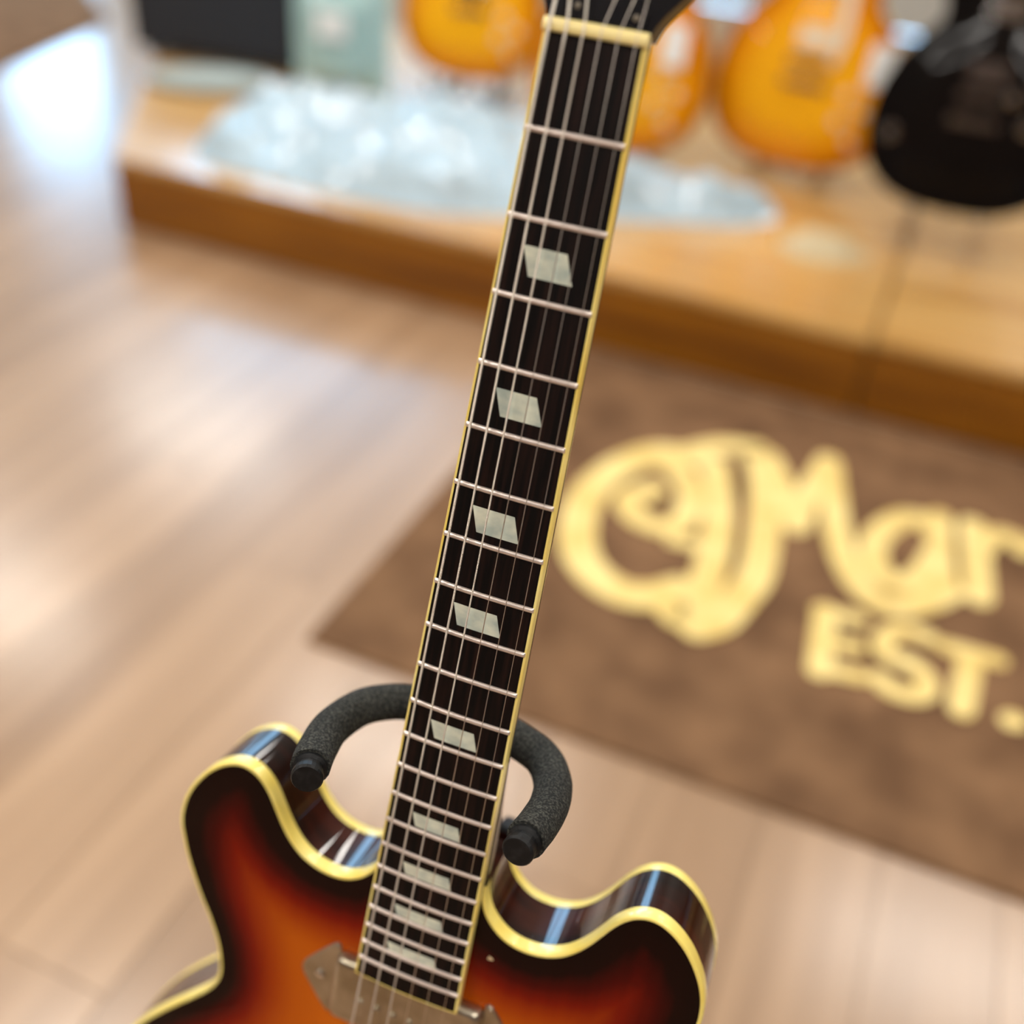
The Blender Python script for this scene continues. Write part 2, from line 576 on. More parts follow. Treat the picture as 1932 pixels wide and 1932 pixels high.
ribbon([([(0.383, 0.777), (0.334, 0.765), (0.296, 0.733), (0.256, 0.649), (0.241, 0.544), (0.259, 0.447), (0.292, 0.374),
          (0.34, 0.33), (0.395, 0.315), (0.441, 0.336), (0.471, 0.37)], 0.066),
        ([(0.296, 0.733), (0.363, 0.719), (0.413, 0.649), (0.42, 0.552), (0.389, 0.52), (0.341, 0.53), (0.312, 0.575), (0.345, 0.63)], 0.05)], 'letter')
ribbon([([(0.377, 0.8), (0.427, 0.85), (0.486, 0.872)], 0.05),
        ([(0.425, 0.774), (0.46, 0.666), (0.484, 0.57), (0.497, 0.484), (0.504, 0.395), (0.507, 0.317), (0.487, 0.299), (0.466, 0.317)], 0.056),
        ([(0.422, 0.494), (0.463, 0.499), (0.491, 0.514)], 0.03)], 'letter')
ribbon([([(0.488, 0.862), (0.524, 0.779), (0.553, 0.652), (0.569, 0.548), (0.576, 0.464), (0.565, 0.397), (0.548, 0.324), (0.519, 0.289)], 0.06),
        ([(0.515, 0.856), (0.567, 0.753), (0.612, 0.645)], 0.048),
        ([(0.612, 0.645), (0.614, 0.76), (0.628, 0.895)], 0.048),
        ([(0.628, 0.899), (0.661, 0.758), (0.69, 0.639), (0.729, 0.545), (0.778, 0.496), (0.824, 0.505), (0.865, 0.549), (0.888, 0.584)], 0.05)], 'letter')
ribbon([([(0.852, 0.753), (0.822, 0.781), (0.782, 0.759), (0.753, 0.69), (0.753, 0.623), (0.777, 0.571), (0.813, 0.567), (0.842, 0.614), (0.858, 0.687)], 0.05),
        ([(0.852, 0.807), (0.862, 0.69), (0.879, 0.587)], 0.046)], 'letter')
ribbon([([(0.912, 0.812), (0.924, 0.715), (0.936, 0.594)], 0.05),
        ([(0.928, 0.734), (0.953, 0.799), (0.989, 0.801), (1.004, 0.775)], 0.042)], 'letter')
ribbon([([(1.048, 0.9), (1.07, 0.72), (1.09, 0.61), (1.12, 0.6)], 0.046), ([(1.02, 0.8), (1.11, 0.815)], 0.036)], 'letter')
ribbon([([(1.16, 0.8), (1.175, 0.7), (1.19, 0.6)], 0.046), ([(1.15, 0.885), (1.152, 0.89)], 0.05)], 'letter')
ribbon([([(1.24, 0.8), (1.255, 0.7), (1.268, 0.6)], 0.046),
        ([(1.256, 0.73), (1.29, 0.8), (1.33, 0.79), (1.345, 0.7), (1.36, 0.61), (1.39, 0.6)], 0.044)], 'letter')
ribbon([([(0.757, 0.434), (0.694, 0.428)], 0.03), ([(0.702, 0.43), (0.716, 0.282)], 0.04), ([(0.716, 0.288), (0.776, 0.296)], 0.03), ([(0.709, 0.352), (0.762, 0.361)], 0.03)], 'letter')
ribbon([([(0.867, 0.443), (0.823, 0.441), (0.799, 0.401), (0.811, 0.368), (0.851, 0.363), (0.876, 0.33), (0.864, 0.297), (0.828, 0.29), (0.803, 0.306)], 0.034)], 'letter')
ribbon([([(0.892, 0.434), (0.974, 0.439)], 0.032), ([(0.933, 0.431), (0.927, 0.298)], 0.04)], 'letter')
ribbon([([(0.999, 0.309), (1.004, 0.31)], 0.036)], 'letter')
for k, seg in enumerate(([([(1.1, 0.44), (1.1, 0.3)], 0.036)],
                         [([(1.2, 0.378), (1.168, 0.41), (1.2, 0.44), (1.232, 0.41), (1.2, 0.378)], 0.026), ([(1.2, 0.37), (1.163, 0.335), (1.2, 0.3), (1.237, 0.335), (1.2, 0.37)], 0.028)],
                         [([(1.27, 0.43), (1.31, 0.44), (1.33, 0.405), (1.295, 0.374)], 0.03), ([(1.295, 0.374), (1.334, 0.34), (1.31, 0.3), (1.265, 0.31)], 0.03)],
                         [([(1.37, 0.43), (1.41, 0.44), (1.43, 0.405), (1.395, 0.374)], 0.03), ([(1.395, 0.374), (1.434, 0.34), (1.41, 0.3), (1.365, 0.31)], 0.03)])):
    ribbon(seg, 'letter')

# second brown mat beside the platform's far end
m2 = prism('floor_mat', [(-1.24, 0.72), (-1.48, 1.74), (-2.0, 2.2), (-2.9, 2.2), (-2.6, 0.5)], 0.0005, 0.012, 'rug')
m2.matrix_world = SHOP_M
tag(m2, 'plain dark brown mat lying on the floor beyond the platform end', 'mat')

# ------------------------------------------------------------------ display platforms
PH = 0.185


def platform(pts, label, front):
    r = empty('display_platform', SHOP_M @ Matrix.Translation((pts[0][0], pts[0][1], 0)))
    tag(r, label, 'platform', 'wooden display platforms')
    ox, oy = pts[0]
    inner = [(p[0] - ox, p[1] - oy) for p in pts]
    cx = sum(p[0] for p in inner) / len(inner)
    cy = sum(p[1] for p in inner) / len(inner)
    shr = [(p[0] + (0.012 if p[0] < cx else -0.004), p[1] + (0.012 if p[1] < cy else -0.012)) for p in inner]
    prism('carcass', shr, 0.0, PH - 0.024, 'deck_front', r)
    prism('deck_board', inner, PH - 0.024, PH, 'deck', r, bevel=0.003)
    b0, b1 = front
    box('front_board', b0 - ox, b1 - ox, 0.0, 0.012, 0.004, PH - 0.03, 'deck_front', r, bevel=0.002)
    return r


platform([(0.0, 0.0), (1.915, 0.0), (1.915, 1.75), (-1.0, 1.75), (-0.42, 0.66)],
         'long wooden platform with angled end carrying the amplifier and amber guitars', (0.0, 1.915))
platform([(1.921, 0.0), (4.1, 0.0), (4.1, 1.75), (1.921, 1.75)],
         'wooden platform section carrying the black guitar, beyond the seam', (1.921, 4.1))

# ------------------------------------------------------------------ main guitar
SCALE = 628.65
W3 = Matrix(((0.9999, -0.0144, -0.0043), (0.0, -0.2870, 0.9579), (-0.0150, -0.9578, -0.2869)))
NUT_Z = 1.05747
BASE = Vector((0.0, 873.0, 60.0))                       # bottom end of the body, in guitar mm


def GW(x, y, z):
    """guitar millimetres to world metres"""
    p = W3 @ Vector((x, y, z)) * 0.001
    return Vector((p.x, p.y, p.z + NUT_Z))


def G(x, y, z):
    """guitar millimetres to the guitar root's local metres"""
    return (Vector((x, y, z)) - BASE) * 0.001


HALF = [(28.2, 388), (28.7, 394), (31, 401.3), (34.6, 407), (39.7, 411.9), (46.3, 415.4), (54.5, 416.6), (63.5, 415.2),
        (71.8, 411.2), (78.5, 405), (83.9, 397.6), (88.3, 390), (92.4, 382.8), (97, 376.8), (102.4, 372.4), (109, 370.2),
        (115.8, 370.9), (122.8, 374.4), (129.7, 380.2), (135.4, 387.4), (140.4, 396), (143.8, 405.2), (145.4, 415), (145.2, 423),
        (143, 432), (140, 442), (135.2, 454.1), (129.2, 467.2), (123.8, 477), (119.2, 487.1), (116.2, 495.4), (114, 505.5),
        (113.4, 515), (115.5, 523), (120.4, 531), (127.6, 539.4), (137.5, 550), (148, 561.5), (160, 576), (173, 596), (185, 621),
        (194.5, 650), (200.5, 682), (202.5, 714), (200, 748), (191, 782), (173, 814), (146, 840), (110, 859), (70, 869),
        (32, 872.6), (0, 873)]


def outline(half, k=3):
    r = catmull([(x, y, 0) for x, y in half], k)
    r = [Vector((p.x, p.y)) for p in r]
    r[-1].x = 0
    left = [Vector((-p.x, p.y)) for p in r[-2::-1]]
    return r + left                                   # open at the neck: first and last are the neck corners


OUT = outline(HALF)


def out_normals(o):
    n = len(o)
    res = []
    for i in range(n):
        t = (o[min(i + 1, n - 1)] - o[max(i - 1, 0)]).normalized()
        res.append(Vector((t.y, -t.x)))              # points out of the body
    # check the sign on the tail
    mid = n // 2
    if res[mid].y < 0:
        res = [-q for q in res]
    return res


ONRM = out_normals(OUT)


def zrim(y):
    return 8.0 + 0.035 * (y - 378.0)


def seg_dist(p, poly):
    best = 1e9
    for i in range(len(poly) - 1):
        a, b = poly[i], poly[i + 1]
        ab = b - a
        t = max(0.0, min(1.0, (p - a).dot(ab) / max(ab.length_squared, 1e-9)))
        d = (a + ab * t - p).length_squared
        if d < best:
            best = d
    return math.sqrt(best)


COARSE = OUT[::3] + [OUT[-1]]


def inside(p, poly):
    c = False
    j = len(poly) - 1
    for i in range(len(poly)):
        if (poly[i].y > p.y) != (poly[j].y > p.y):
            if p.x < (poly[j].x - poly[i].x) * (p.y - poly[i].y) / (poly[j].y - poly[i].y) + poly[i].x:
                c = not c
        j = i
    return c


def smooth01(t):
    t = max(0.0, min(1.0, t))
    return t * t * (3 - 2 * t)


def plate_grid(inset, step):
    rim = [OUT[i] - ONRM[i] * inset for i in range(len(OUT))]
    pts = list(rim)
    edges = [(i, (i + 1) % len(rim)) for i in range(len(rim))]
    y = 372.0
    row = 0
    while y < 872:
        x = -200.0 + (step / 2 if row % 2 else 0)
        while x < 202:
            p = Vector((x, y))
            if inside(p, rim) and seg_dist(p, COARSE) > inset + step * 0.45:
                pts.append(p)
            x += step
        y += step * 0.87
        row += 1
    r = delaunay_2d_cdt(pts, edges, [], 1, 0.01)
    vs_, fs = r[0], r[2]
    ed = [seg_dist(p, COARSE) for p in vs_]
    return vs_, fs, ed


PL_V, PL_F, PL_E = plate_grid(1.7, 7.5)


def arch(y, e):
    amp = 1.5 + 8.5 * smooth01((y - 450) / 150.0)
    return amp * smooth01((e - 6) / 95.0)


def burst_attr(me, vals):
    at = me.attributes.new('edge', 'FLOAT', 'POINT')
    at.data.foreach_set('value', vals)


def plate_mesh(name, conv, back=False, thick=46.0, amp=1.0):
    vv = []
    for p, e in zip(PL_V, PL_E):
        if back:
            z = zrim(p.y) + thick + 12.0 * smooth01((e - 4) / 100.0)
        else:
            z = zrim(p.y) - arch(p.y, e) * amp
        vv.append(conv(p.x, p.y, z))
    me = bpy.data.meshes.new(name)
    me.from_pydata(vv, [], [tuple(f) for f in PL_F])
    for p in me.polygons:
        p.use_smooth = True
    burst_attr(me, [min(1.0, max(0.0, (e - 2.0) / 90.0 * (0.60 + 0.40 * smooth01((p.y - 398) / 85.0)))) for p, e in zip(PL_V, PL_E)])
    return me


def strip_mesh(name, rings, conv, closed=False):
    """rings: list of functions i -> (x, y, z) around the body outline"""
    n = len(OUT)
    vv, ff = [], []
    for fn in rings:
        for i in range(n):
            vv.append(conv(*fn(i)))
    for r in range(len(rings) - 1):
        for i in range(n if closed else n - 1):
            k = (i + 1) % n
            ff.append((r * n + i, r * n + k, (r + 1) * n + k, (r + 1) * n + i))
    me = bpy.data.meshes.new(name)
    me.from_pydata(vv, [], ff)
    for p in me.polygons:
        p.use_smooth = True
    return me


def rim_pt(off, dz, base=0.0):
    def fn(i):
        p = OUT[i] + ONRM[i] * off
        return (p.x, p.y, zrim(OUT[i].y) + base + dz)
    return fn


TH = 46.0


def body_meshes(conv, prefix=''):
    top = plate_mesh(prefix + 'body_top', conv)
    back = plate_mesh(prefix + 'body_back', conv, back=True)
    side = strip_mesh(prefix + 'body_side', [rim_pt(0, 7.6), rim_pt(0, 20.0), rim_pt(0, TH - 6.8)], conv, closed=True)
    tb = strip_mesh(prefix + 'top_binding', [rim_pt(-0.6, 8.0), rim_pt(0.25, 7.9), rim_pt(0.3, 7.5), rim_pt(0.3, 1.2), rim_pt(0.1, 0.45), rim_pt(-0.35, 0.0),
                                             rim_pt(-0.8, -0.12), rim_pt(-1.6, -0.15), rim_pt(-2.0, 0.3)], conv)
    bb = strip_mesh(prefix + 'back_binding', [rim_pt(-0.6, -7.1, TH), rim_pt(0.25, -7.0, TH), rim_pt(0.3, -6.6, TH), rim_pt(0.3, -1.4, TH), rim_pt(-0.1, -0.5, TH),
                                              rim_pt(-0.8, 0, TH), rim_pt(-1.6, 0.15, TH), rim_pt(-3.5, 0.1, TH)], conv)
    return top, back, side, tb, bb


def add(me, mat, parent, name=None):
    if not me.materials:
        me.materials.append(MAT[mat])
    o = bpy.data.objects.new(name or me.name, me)
    col.objects.link(o)
    o.parent = parent
    return o


gm = W3.to_4x4()
gm.translation = GW(*BASE)
guitar = empty('electric_guitar', gm)
tag(guitar, 'sunburst double-cutaway electric guitar with cream binding held upright by the stand', 'guitar')
top, back, side, tb, bb = body_meshes(G)
tag(add(top, 'burst', guitar), 'glossy top fading from dark brown rim to orange centre')
add(back, 'side', guitar)
add(side, 'side', guitar)
tag(add(tb, 'binding', guitar), 'cream yellow binding around the top')
tag(add(bb, 'binding', guitar), 'cream yellow binding around the back')


# ---- neck, fingerboard
def fret_y(n):
    return SCALE * (1 - 2 ** (-n / 12))


YEND = 464.0


def fret_half(y):
    return (39.0 + (56.02 - 39.0) * y / fret_y(22)) / 2


def board_half(y):
    return fret_half(y) + 0.75


def ztop(x, y):
    return (x * x - fret_half(y) ** 2) / 610.0


def zboard(x, y):
    return ztop(x, y) + 1.1


BB_Z = 6.8
BND = 1.2
# fingerboard
vv, ff = [], []
ys = [0, 60, 120, 180, 240, 300, 360, 420, YEND - 0.7]
NX = 10
for y in ys:
    h = board_half(y) - BND
    for i in range(NX + 1):
        x = -h + 2 * h * i / NX
        vv.append(G(x, y, zboard(x, y)))
    vv.append(G(h, y, BB_Z))
    vv.append(G(-h, y, BB_Z))
m = NX + 3
for r in range(len(ys) - 1):
    for i in range(m):
        k = (i + 1) % m
        ff.append((r * m + i, r * m + k, (r + 1) * m + k, (r + 1) * m + i))
ff.append(tuple(range(m)))
ff.append(tuple(range((len(ys) - 1) * m, len(ys) * m))[::-1])
mesh('fingerboard', vv, ff, 'board', guitar)
# binding strips along both edges and across the end
for s in (-1, 1):
    vv, ff = [], []
    for y in ys[:-1] + [YEND]:
        h = board_half(y)
        prof = [(h - BND, zboard(h - BND, y) - 0.02), (h - 0.3, zboard(h, y) - 0.02), (h, zboard(h, y) + 0.35), (h, BB_Z), (h - BND, BB_Z)]
        for (x, z) in prof:
            vv.append(G(s * x, y, z))
    for r in range(len(ys) - 1):
        for i in range(5):
            k = (i + 1) % 5
            ff.append((r * 5 + i, r * 5 + k, (r + 1) * 5 + k, (r + 1) * 5 + i))
    ff.append((0, 1, 2, 3, 4))
    e = (len(ys) - 1) * 5
    ff.append((e, e + 1, e + 2, e + 3, e + 4))
    mesh('fingerboard_binding', vv, ff, 'fb_binding', guitar)
h = board_half(YEND) - BND
vv, ff = [], []
for i in range(NX + 1):
    x = -h + 2 * h * i / NX
    for (y, z) in ((YEND - 0.7, zboard(x, YEND) - 0.02), (YEND, zboard(x, YEND) - 0.02), (YEND, BB_Z), (YEND - 0.7, BB_Z)):
        vv.append(G(x, y, z))
for i in range(NX):
    for j in range(4):
        k = (j + 1) % 4
        ff.append((i * 4 + j, i * 4 + k, (i + 1) * 4 + k, (i + 1) * 4 + j))
ff += [(0, 1, 2, 3), (NX * 4, NX * 4 + 1, NX * 4 + 2, NX * 4 + 3)]
mesh('fingerboard_binding', vv, ff, 'fb_binding', guitar)

# frets
for n in range(1, 23):
    y0 = fret_y(n)
    h = fret_half(y0)
    prof = [(-1.25, 1.12), (-1.2, 0.75), (-0.85, 0.28), (-0.3, 0.02), (0.3, 0.02), (0.85, 0.28), (1.2, 0.75), (1.25, 1.12)]
    vv, ff = [], []
    xs = [-h - 0.15, -h + 0.25, -h + 0.8] + [-h + 2 * h * i / 12 for i in range(1, 12)] + [h - 0.8, h - 0.25, h + 0.15]
    for ix, x in enumerate(xs):
        e = 0.0
        if ix in (0, len(xs) - 1):
            e = 0.55
        elif ix in (1, len(xs) - 2):
            e = 0.15
        for (dy, dz) in prof:
            vv.append(G(x, y0 + dy * (1 - 0.25 * e), ztop(x, y0) + dz + e * (1.12 - dz)))
    q = len(prof)
    for i in range(len(xs) - 1):
        for j in range(q - 1):
            ff.append((i * q + j, i * q + j + 1, (i + 1) * q + j + 1, (i + 1) * q + j))
    ff.append(tuple(range(q)))
    ff.append(tuple(range((len(xs) - 1) * q, len(xs) * q)))
    mesh('fret', vv, ff, 'fret', guitar, smooth=True)

# inlays: slanted blocks of pearl let into the board
INL = {3: (79.0, 91.0, -11.8, 6.8, -7.6, 11.2), 5: (138.7, 150.5, -12.1, 6.2, -8.0, 10.7), 7: None, 9: None,
       12: (302.0, 311.1, -13.3, 8.6, -9.9, 11.6), 15: None, 17: None, 19: None, 21: (435.4, 441.2, -14.2, 12.0, -12.3, 14.1)}
for n in (3, 5, 7, 9, 12, 15, 17, 19, 21):
    ya, yb = fret_y(n - 1), fret_y(n)
    if INL[n]:
        y0, y1, a0, a1, b0, b1 = INL[n]
    else:
        t = (fret_y(n) - 157.7) / (441.75 - 157.7)
        wd = 18.3 + (26.2 - 18.3) * t
        y0, y1 = ya + 0.33 * (yb - ya), ya + 0.80 * (yb - ya)
        if n >= 15:
            y0, y1 = ya + 0.40 * (yb - ya), ya + 0.88 * (yb - ya)
        sl = 4.3 - 2.4 * t
        a0 = -12.2 - 2.0 * t
        a1 = a0 + wd
        b0, b1 = a0 + sl, a1 + sl
    vv, ff = [], []
    K = 6
    for row, (y, xa, xb) in enumerate(((y0, a0, a1), (y1, b0, b1))):
        for i in range(K + 1):
            x = xa + (xb - xa) * i / K
            vv.append(G(x, y, zboard(x, y) - 0.06))
    for row, (y, xa, xb) in enumerate(((y0, a0, a1), (y1, b0, b1))):
        for i in range(K + 1):
            x = xa + (xb - xa) * i / K
            vv.append(G(x, y, zboard(x, y) + 0.8))
    M_ = K + 1
    for i in range(K):
        ff.append((i, i + 1, M_ + i + 1, M_ + i))
        ff.append((2 * M_ + i, 2 * M_ + i + 1, 3 * M_ + i + 1, 3 * M_ + i))
        ff.append((i, i + 1, 2 * M_ + i + 1, 2 * M_ + i))
        ff.append((M_ + i, M_ + i + 1, 3 * M_ + i + 1, 3 * M_ + i))
    ff.append((0, M_, 3 * M_, 2 * M_))
    ff.append((K, M_ + K, 3 * M_ + K, 2 * M_ + K))
    mesh('inlay', vv, ff, 'pearl', guitar)

# nut
vv, ff = [], []
prof = [(0.0, 4.0), (0.0, -0.9), (-0.6, -1.7), (-2.5, -2.0), (-4.4, -1.2), (-5.1, -0.2), (-5.1, 6.0)]
for i in range(9):
    x = -20.5 + 41.0 * i / 8
    tuck = 0.5 if i in (0, 8) else 0.0
    for (y, z) in prof:
        vv.append(G(x, y, z + (x * x) / 610.0 + (tuck if z < 0 else 0)))
q = len(prof)
for i in range(8):
    for j in range(q):
        k = (j + 1) % q
        ff.append((i * q + j, i * q + k, (i + 1) * q + k, (i + 1) * q + j))
ff += [tuple(range(q)), tuple(range(8 * q, 9 * q))]
mesh('nut', vv, ff, 'nut', guitar)

# neck shaft and heel: one loft under the board
vv, ff = [], []
secs = []
for y in (-8, -2, 10, 40, 90, 150, 210, 270, 300, 318, 330, 342, 354, 364, 374, 384, 396, 412):
    dep = 14.0 + 4.0 * smooth01(y / 280.0)
    if y > 305:
        dep += 30.0 * smooth01((y - 305) / 75.0)
    hw = board_half(max(0, y)) - 0.05
    secs.append((y, hw, dep))
K = 18
for (y, hw, dep) in secs:
    for i in range(K + 1):
        t = math.pi * i / K
        c, s_ = math.cos(t), math.sin(t)
        x = hw * math.copysign(abs(c) ** 0.8, c)
        vv.append(G(x, y, BB_Z + dep * s_ ** 0.85))
q = K + 1
for r in range(len(secs) - 1):
    for i in range(K):
        ff.append((r * q + i, r * q + i + 1, (r + 1) * q + i + 1, (r + 1) * q + i))
    ff.append((r * q, r * q + K, (r + 1) * q + K, (r + 1) * q))
ff += [tuple(range(q)), tuple(range((len(secs) - 1) * q, len(secs) * q))]
o = mesh('neck', vv, ff, 'neck', guitar, smooth=True)
tag(o, 'dark brown neck and heel behind the fingerboard')
# block that carries the board's end above the body
vv, ff = [], []
for (y, z1) in ((386, 12.0), (YEND - 0.5, 12.5)):
    h = board_half(y) - 0.6
    vv += [G(-h, y, BB_Z - 0.1), G(h, y, BB_Z - 0.1), G(h, y, z1), G(-h, y, z1)]
ff = [(0, 1, 2, 3), (4, 5, 6, 7), (0, 1, 5, 4), (1, 2, 6, 5), (2, 3, 7, 6), (3, 0, 4, 7)]
mesh('neck_block', vv, ff, 'neck', guitar)


# headstock
def hz(y):
    return 3.2 + max(0.0, -y - 3.0) * math.tan(math.radians(14.5))


HH = [(20.3, -3), (21.2, -6), (22.6, -9.5), (25.2, -13.5), (28.8, -18.5), (33, -26), (36.5, -38), (37.5, -60), (39, -95), (41.5, -130), (40, -152), (33, -166), (22, -172), (10, -180), (0, -186)]
hp = catmull([(x, y, 0) for x, y in HH], 3)
hp = [(p.x, p.y) for p in hp] + [(-p.x, p.y) for p in hp[-2::-1]]
vv = [G(x, y, hz(y)) for x, y in hp] + [G(x * 0.985, y, hz(y) + 14.5) for x, y in hp]
n = len(hp)
ff = [tuple(range(n)), tuple(range(n, 2 * n))] + [(i, (i + 1) % n, n + (i + 1) % n, n + i) for i in range(n)]
tag(mesh('headstock', vv, ff, 'head', guitar), 'black headstock face above the nut')
tp = [(-12.5, -6.2), (17.0, -6.2), (17.5, -12), (13, -20), (8, -32), (4, -44), (2, -47), (0, -44), (-4, -32), (-9, -20), (-13, -12)]
vv = [G(x, y, hz(y) - 1.6) for x, y in tp] + [G(x, y, hz(y) - 0.02) for x, y in tp]
n = len(tp)
ff = [tuple(range(n)), tuple(range(n, 2 * n))] + [(i, (i + 1) % n, n + (i + 1) % n, n + i) for i in range(n)]
trc = mesh('truss_rod_cover', vv, ff, 'head', guitar)
for (x, y) in ((13.8, -9.6), (-9.3, -10.4)):
    c = G(x, y, hz(y) - 1.6)
    lathe('screw', [(0.0013, -0.0002), (0.0013, 0.0002), (0.0007, 0.0006)], c, (0, -0.25, -0.97), 'dark_screw', trc, 10)

# strings
STR = []
gauges = [1.32, 1.08, 0.84, 0.46, 0.38, 0.32]
heads = [(-18.0, -42), (-23.0, -76), (-23.0, -110), (23.0, -110), (23.0, -76), (17.6, -42)]
for i in range(6):
    t = i / 5
    xn = -17.25 + (16.7 + 17.25) * t
    xb = -25.2 + (26.0 + 25.2) * t
    zoff = -gauges[i] / 2 + (xn * xn) / 610.0
    pts = []
    hx, hy = heads[i]
    pts.append(G(hx, hy, hz(hy) - 5.0))
    pts.append(G(xn + (hx - xn) * 0.08 * 40 / -hy, -6.5, -0.6 + zoff))
    pts.append(G(xn, -3.0, -1.75 + zoff))
    for k in range(1, 13):
        u = k / 12
        pts.append(G(xn + (xb - xn) * u, -3 + 635 * u, -1.75 + zoff + (-5.6 + 1.75) * u))
    tube('string', pts, gauges[i] / 2000, 'wound' if i < 3 else 'plain', guitar, 8)
# string posts on the headstock
for i in range(6):
    hx, hy = heads[i]
    lathe('string_post', [(0.0032, 0.0), (0.0032, 0.008), (0.0024, 0.011)], G(hx + (2.6 if hx > 0 else -2.6), hy - 0.8, hz(hy)), (0, -0.25, -0.97), 'chrome', guitar, 12)

# bridge that the strings run to
vv, ff = [], []
for s in range(2):
    pass
br = mesh('bridge', *box_vf(-0.045, 0.045, -0.007, 0.007, -0.009, 0.0), 'cover', guitar, bevel=0.002)
br.location = G(0, 633, 3.4)
for s in (-1, 1):
    lathe('bridge_post', [(0.0042, -0.006), (0.0042, 0.006)], G(s * 37, 633, 4.5), (0, 0, 1), 'cover', guitar, 12)

# ---- dog-ear pickup
PKY = 482.0


def rrect(hx, hy, r, k=5):
    pts = []
    for (cx, cy, a0) in ((hx - r, hy - r, 0), (-hx + r, hy - r, 90), (-hx + r, -hy + r, 180), (hx - r, -hy + r, 270)):
        for i in range(k + 1):
            a = math.radians(a0 + 90 * i / k)
            pts.append((cx + r * math.cos(a), cy + r * math.sin(a)))
    return pts


vv, ff = [], []
rings = [(42.4, 20.6, 5.0, 11.5), (42.2, 20.4, 4.9, 7.4), (41.8, 20.0, 4.7, 5.6), (40.9, 19.3, 4.4, 4.1), (39.4, 18.2, 3.8, 3.3), (37.4, 16.6, 3.0, 3.0)]
for (hx, hy, r, z) in rings:
    for (x, y) in rrect(hx, hy, r):
        vv.append(G(x, PKY + y, z))
q = 24
for r in range(len(rings) - 1):
    for i in range(q):
        k = (i + 1) % q
        ff.append((r * q + i, r * q + k, (r + 1) * q + k, (r + 1) * q + i))
ff.append(tuple(range((len(rings) - 1) * q, len(rings) * q)))
ff.append(tuple(range(q)))
pk = mesh('pickup_cover', vv, ff, 'cover', guitar, smooth=False)
for p in pk.data.polygons:
    if len(p.vertices) == 4:
        p.use_smooth = True
tag(pk, 'tarnished metal pickup cover at the end of the fingerboard')
for s in (-1, 1):
    ep = [(41.5, -22.5), (45.5, -22.8), (58.5, -7.5), (61.2, -3.5), (62.2, 0), (61.2, 3.5), (58.5, 7.5), (45.5, 22.8), (41.5, 22.5)]
    ep = [(p.x, p.y) for p in catmull([(x, y, 0) for x, y in ep], 3)]
    n = len(ep)
    cx = 49.0
    vv = []
    for (x, y) in ep:
        vv.append(G(s * x, PKY + y, 12.0))
    for (x, y) in ep:
        vv.append(G(s * x, PKY + y, 9.6))
    for (x, y) in ep:
        vv.append(G(s * (cx + (x - cx) * 0.93), PKY + y * 0.94, 8.9))
    ff = [tuple(range(n)), tuple(range(2 * n, 3 * n))]
    for r in range(2):
        ff += [(r * n + i, r * n + (i + 1) % n, (r + 1) * n + (i + 1) % n, (r + 1) * n + i) for i in range(n)]
    mesh('mounting_ear', vv, ff, 'cover', pk)
    lathe('screw', [(0.0026, -0.0005), (0.0026, 0.0007), (0.0015, 0.0014)], G(s * 51.0, PKY + 0.3, 8.9), (0, 0, -1), 'chrome', pk, 14)
for i in range(6):
    x = -23.8 + 47.6 * i / 5
    lathe('pole_screw', [(0.0022, -0.0005), (0.0022, 0.0006), (0.0012, 0.0012)], G(x, PKY + 1.8, 3.0), (0, 0, -1), 'cover', pk, 14)
# bare-wood nick in the finish beside the board
vv = []
for r, hgt in ((1.0, 0.12), (0.55, 0.2)):
    for j in range(9):
        a = 2 * math.pi * j / 9
        e = 1 + 0.3 * math.sin(2.3 * j)
        px, py = 38.4 + r * 1.6 * e * math.cos(a), 430.0 + r * 1.2 * e * math.sin(a)
        vv.append(G(px, py, zrim(py) - arch(py, seg_dist(Vector((px, py)), COARSE)) - hgt))
ff = [(j, (j + 1) % 9, 9 + (j + 1) % 9, 9 + j) for j in range(9)] + [tuple(range(9, 18))]
mesh('finish_chip', vv, ff, 'chip', guitar)

# ------------------------------------------------------------------ guitar stand
stand_x, stand_y = GW(-8, 326, 60).x, GW(-8, 326, 60).y
stand = empty('guitar_stand', Matrix.Translation((stand_x, stand_y, 0)))
tag(stand, 'black floor stand with foam covered yoke holding the sunburst guitar neck', 'guitar stand')


def SL(x, y, z):
    """guitar millimetres to the stand's local metres"""
    return GW(x, y, z) - Vector((stand_x, stand_y, 0))


YOKE = [(-53.6, 322, -38.5), (-55, 322, -34), (-58.2, 322, -21), (-60.5, 322, -4), (-57.5, 322, 18), (-50, 322, 31), (-38, 322, 40), (-20, 322, 43.5), (-3, 322, 44),
        (12, 322, 43), (24, 322, 39), (38, 322, 31), (48, 322, 14), (51.5, 322, -4), (51.2, 322, -20), (50, 322, -30), (49.6, 322, -34)]
yp = [SL(*p) for p in YOKE]
sm = catmull(yp, 6)
mid = len(sm) // 2
left_arm = sm[:mid + 1]
right_arm = sm[mid:]
for arm in (left_arm[::-1], right_arm):
    fo = tube('foam_sleeve', arm, 0.0093, 'foam', stand, 20)
    tip, prev = arm[-1], arm[-3]
    ax = (tip - prev).normalized()
    lathe('end_cap', [(0.0079, -0.004), (0.0079, 0.0020), (0.0066, 0.0028), (0.0066, 0.0050), (0.0073, 0.0060), (0.0074, 0.0088), (0.0066, 0.0100)], tip, ax, 'rubber', stand, 24)
hub_top = SL(-8, 325, 50)
tube('shaft', [Vector((0, 0, 0.30)), Vector((0, 0, 0.5)), Vector((0, 0, hub_top.z - 0.03))], 0.0085, 'black_metal', stand, 14)
tube('yoke_mount', [Vector((0, 0, hub_top.z - 0.05)), Vector((0, 0, hub_top.z - 0.012)), SL(-8, 321.5, 47)], [0.012, 0.012, 0.010], 'black_metal', stand, 14)
